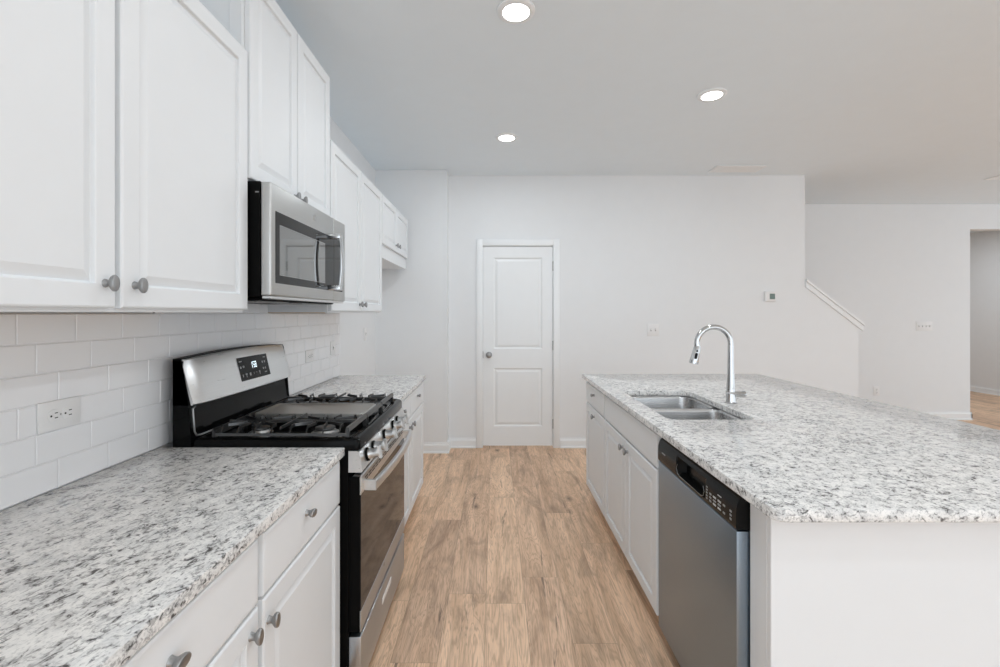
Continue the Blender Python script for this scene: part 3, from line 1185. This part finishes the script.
# oven door
dz0, dz1 = .252, .790
dr = obj('oven_door', B(-.491, -.452, RY0 + .003, RY1 - .003, dz0, dz1, .002, 1), 'black_side', t)
bm = B(-.454, -.4485, RY0 + .0025, RY1 - .0025, .727, dz1 - .001, .0015, 1)
box(bm, -.480, -.452, RY0 + .010, RY1 - .010, dz1 - .004, dz1 + .0015, .001, 1)
obj('door_top_trim', bm, 'steel', dr)
obj('door_bottom_trim', B(-.454, -.4485, RY0 + .0025, RY1 - .0025, dz0 + .001, .326, .0015, 1), 'steel_low', dr)
obj('door_glass', B(-.4535, -.4492, RY0 + .003, RY1 - .003, .3265, .7265, .001, 1), 'glass', dr)
bm = bmesh.new()
for k in range(14):
    ys0 = RY0 + .05 + k * .048
    box(bm, -.449, -.4475, ys0, ys0 + .036, .770, .774)
    box(bm, -.449, -.4475, ys0, ys0 + .036, .760, .764)
    box(bm, -.477, -.456, ys0, ys0 + .036, dz1 + .0010, dz1 + .002)
obj('vent_slots', bm, 'slot', dr)
pts = []
for i in range(25):
    u = -1 + 2 * i / 24
    pts.append((-.412 + .018 * (1 - u * u), RC + u * .345, .750))
bm = tube(bmesh.new(), pts, .01, 16, flat=(.0085, .0185))
for u in (-1, 1):
    box(bm, -.450, -.404, RC + u * .345 - (.012 if u > 0 else .003), RC + u * .345 + (.003 if u > 0 else .012), .731, .769, .002, 1)
obj('door_handle', bm, 'steel', dr)
obj('badge', lathe(bmesh.new(), [(0, .008), (.001, .008)], (-.449, RC - .05, .31), (1, 0, 0), 16), 'nickel', dr)
# warming drawer
wd = obj('storage_drawer', B(-.491, -.449, RY0 + .003, RY1 - .003, .060, .236, .003, 2), 'steel_low', t)
bm = B(-.450, -.4475, RC - .08, RC + .08, .160, .185, .001, 1)
obj('drawer_pull', bm, 'plastic', wd, label='pale recessed grip')

t.location.x -= .016
t.location.y = 1.946
t.scale.y = .9856

# ------------------------------------------------------------------ microwave
MY0, MY1 = 1.548, 2.309
MZ0, MZ1 = 1.416, 1.803
t = thing('microwave', 'stainless steel microwave oven mounted over the range', 'microwave', (-.95, (MY0 + MY1) / 2, MZ0))
obj('body', B(XL + .012, -.802, MY0 + .002, MY1 - .002, MZ0 - .004, MZ1 + .0045, .002, 1), 'black_side', t)
bm = B(-.800, -.764, MY0, 2.1465, MZ0, MZ1 + .002, .006, 3)
md = obj('door', bm, 'steel_mw', t)
# dark glass with a lighter inner window
obj('door_glass', B(-.7655, -.7625, 1.579, 2.1465, 1.461, 1.712, .001, 1), 'glass_mw', md)
obj('window', B(-.7628, -.7622, 1.607, 2.035, 1.490, 1.668), 'glass_in', md)
bm = bmesh.new()
w0, w1, v0, v1, bw = 1.607, 2.035, 1.490, 1.668, .0016
for a, b_, c, d_ in ((w0, w1, v0, v0 + bw), (w0, w1, v1 - bw, v1), (w0, w0 + bw, v0, v1), (w1 - bw, w1, v0, v1)):
    box(bm, -.7626, -.7619, a, b_, c, d_)
obj('window_border', bm, 'print_dim', md)
sp = obj('side_panel', B(-.800, -.764, 2.1485, MY1, MZ0, MZ1 + .002, .004, 2), 'steel_mw', t)
obj('touch_panel', B(-.7655, -.7625, 2.1485, 2.268, 1.461, 1.712, .001, 1), 'glass_mw', sp)
# bow handle
pts = []
for i in range(21):
    u = -1 + 2 * i / 20
    pts.append((-.712 + .009 * (1 - u * u), 2.085, 1.590 + u * .118))
bm = tube(bmesh.new(), pts, .01, 16, flat=(.0165, .0055))
for u in (-1, 1):
    box(bm, -.764, -.706, 2.0685, 2.1015, 1.590 + u * .118 - .012, 1.590 + u * .118 + .012, .003, 2)
obj('handle', bm, 'chrome', md)
# round badge
by, bz = 1.920, 1.758
bm = lathe(bmesh.new(), [(0, .0135), (.0012, .0135), (.0016, .0128)], (-.764, by, bz), (1, 0, 0), 28)
bd = obj('badge', bm, 'steel', md)
bm = bmesh.new()
ring = [(-.7622, by + .0115 * math.cos(a), bz + .0115 * math.sin(a)) for a in [2 * PI * k / 24 for k in range(25)]]
tube(bm, ring, .0007, 6)
for sgn in (-1, 1):
    cur = [(-.7622, by + sgn * (.004 + .0035 * math.cos(a)), bz + .006 * math.sin(a)) for a in [PI * .3 + 1.5 * PI * k / 14 for k in range(15)]]
    tube(bm, cur, .0007, 6)
obj('badge_lettering', bm, 'nickel', bd)
# underside
bm = B(XL + .03, -.815, MY0 + .02, MY1 - .02, MZ0 - .016, MZ0 - .004, .004, 1)
us = obj('underside', bm, 'black_side', t)
for yc in (MY0 + .19, MY1 - .19):
    bm = B(-.99, -.845, yc - .125, yc + .125, MZ0 - .0175, MZ0 - .0158)
    for k in range(9):
        box(bm, -.985 + k * .016, -.977 + k * .016, yc - .12, yc + .12, MZ0 - .019, MZ0 - .017)
    obj('grease_filter', bm, 'nickel', us)
obj('bottom_trim', B(-.80, -.768, MY0 + .01, MY1 - .01, MZ0 - .010, MZ0, .002, 1), 'steel', t)
obj('power_cord_clip', B(-.818, -.806, MY0 + .0008, MY0 + .0025, 1.768, 1.772), 'nickel', t)


# ------------------------------------------------------------------ plates
def frame_pts(face):
    """face: function (u, v, d)->point; u along wall, v up, d outward"""
    return face


def pbox(bm, P, u0, u1, v0, v1, d0, d1, bev=0):
    c = [P(u, v, d) for u in (u0, u1) for v in (v0, v1) for d in (d0, d1)]
    xs_ = [p[0] for p in c]
    ys_ = [p[1] for p in c]
    zs_ = [p[2] for p in c]
    box(bm, min(xs_), max(xs_), min(ys_), max(ys_), min(zs_), max(zs_), bev, 2)
    return bm


def plate(name, label, cat, P, w, h, kind, n=1, horiz=False, group=None):
    t = thing(name, label, cat, P(0, -h / 2, 0), group)
    obj('cover_plate', pbox(bmesh.new(), P, -w / 2, w / 2, -h / 2, h / 2, .0003, .006, .002), 'plastic', t)
    dirv = Vector(P(0, 0, 1)) - Vector(P(0, 0, 0))
    if kind == 'outlet':
        for k in (-1, 1):
            cu, cv = (k * .0195, 0) if horiz else (0, k * .0195)
            r = obj('receptacle', lathe(bmesh.new(), [(.005, .0168), (.0075, .0168), (.008, .016)], P(cu, cv, 0), dirv, 24), 'plastic', t)
            bm = bmesh.new()
            for j in (-1, 1):
                su, sv = (.006, j * .0063) if horiz else (j * .0063, .004)
                if horiz:
                    pbox(bm, P, cu + su - .0042, cu + su + .0042, cv + sv - .0012, cv + sv + .0012, .0078, .0084)
                else:
                    pbox(bm, P, cu + su - .0012, cu + su + .0012, cv + sv - .0042, cv + sv + .0042, .0078, .0084)
            gu, gv = (-.0078, 0) if horiz else (0, -.0078)
            lathe(bm, [(.0078, .0027), (.0084, .0027)], P(cu + gu, cv + gv, 0), dirv, 12)
            obj('slots', bm, 'slot', r)
        obj('screw', lathe(bmesh.new(), [(.005, .003), (.0065, .0025)], P(0, 0, 0), dirv, 10), 'nickel', t)
    elif kind == 'switch':
        for k in range(n):
            cu = (k - (n - 1) / 2) * .0455
            bm = pbox(bmesh.new(), P, cu - .0055, cu + .0055, -.012, .012, .005, .0066)
            r = obj('toggle_slot', bm, 'print_dim', t)
            obj('toggle', pbox(bmesh.new(), P, cu - .004, cu + .004, -.002, .009, .006, .016, .001), 'plastic', r)
    return t


def on_left(y, z, x=TX):
    return lambda u, v, d: (x + d, y + u, z + v)


def on_wall(x, z, y=YM):
    return lambda u, v, d: (x + u, y - d, z + v)


plate('outlet', 'white double outlet lying sideways in the tiles, nearest the camera', 'outlet', on_left(1.202, 1.090), .117, .076, 'outlet', horiz=True)
plate('outlet', 'white sideways outlet in the tiles just past the range', 'outlet', on_left(2.82, 1.09), .117, .073, 'outlet', horiz=True)
plate('light_switch', 'white switch plate at the far end of the tiles', 'light switch', on_left(3.22, 1.11), .078, .095, 'switch')
plate('light_switch', 'white single switch plate on the wall of the refrigerator gap', 'light switch', on_left(4.06, 1.17, XL), .075, .117, 'switch')
plate('light_switch', 'white double toggle switch plate behind the faucet', 'light switch', on_wall(1.588, 1.186), .116, .120, 'switch', 2)
plate('light_switch', 'white wide plate with four toggles on the wall beyond the stairs', 'light switch', on_wall(5.452, 1.19, YS), .205, .117, 'switch', 4)
plate('outlet', 'white upright outlet low on the wall beyond the stairs', 'outlet', on_wall(4.845, .365, YS), .075, .118, 'outlet')

t = thing('thermostat', 'small white thermostat with a grey green screen on the far wall', 'thermostat', (2.762, YM, 1.47))
P = on_wall(2.762, 1.523)
obj('housing', pbox(bmesh.new(), P, -.055, .055, -.05, .05, .0003, .024, .006), 'plastic', t)
obj('screen', pbox(bmesh.new(), P, -.012, .042, -.028, .028, .0235, .025, .001), 'screen', t)


# ------------------------------------------------------------------ ceiling fixtures
def ceiling_light(x, y, label):
    t = thing('ceiling_light', label, 'ceiling light', (x, y, CZ - .012), 'round ceiling lights')
    obj('trim_ring', lathe(bmesh.new(), [(-.0002, .088), (.006, .087), (.010, .080), (.012, .070), (.0105, .062)], (x, y, CZ), (0, 0, -1), 40, caps=False), 'trim', t)
    obj('lens', lathe(bmesh.new(), [(.004, .0622), (.0105, .0620), (.0115, .058)], (x, y, CZ), (0, 0, -1), 40), 'lens', t)


ceiling_light(.094, 2.085, 'round white ceiling light nearest the camera, cut by the top edge')
ceiling_light(1.372, 2.885, 'round white ceiling light above the island')
ceiling_light(.088, 3.583, 'smallest round white ceiling light, in front of the pantry door')


def vent(x0, x1, y0, y1, label):
    t = thing('air_vent', label, 'vent', ((x0 + x1) / 2, (y0 + y1) / 2, CZ - .01))
    bm = bmesh.new()
    f = .022
    for a in ((x0, x1, y0, y0 + f), (x0, x1, y1 - f, y1), (x0, x0 + f, y0 + f, y1 - f), (x1 - f, x1, y0 + f, y1 - f)):
        box(bm, *a, CZ - .008, CZ - .0003, .002, 1)
    obj('frame', bm, 'trim', t)
    obj('backing', B(x0 + f, x1 - f, y0 + f, y1 - f, CZ - .0025, CZ - .0004), 'print_dim', t)
    bm = bmesh.new()
    yy = y0 + f + .008
    while yy < y1 - f - .004:
        prism(bm, [(yy, CZ - .0025), (yy + .003, CZ - .0025), (yy + .011, CZ - .010), (yy + .008, CZ - .010)], 0, x0 + f, x1 - f)
        yy += .0135
    obj('louvers', bm, 'trim', t)


bm = bmesh.new()
for _x, _y in ADDED_LAMPS:
    lathe(bm, [(-.0002, .088), (.006, .087), (.010, .080), (.012, .070), (.0105, .062)], (_x, _y, CZ), (0, 0, -1), 24, caps=False)
struct('trim_3', bm, 'trim')  # rings around the added out-of-view lamps

vent(2.08, 2.55, 4.27, 4.46, 'white louvered ceiling vent close to the far wall')
vent(5.06, 5.45, 4.55, 4.72, 'white ceiling vent at the right edge of the photo')
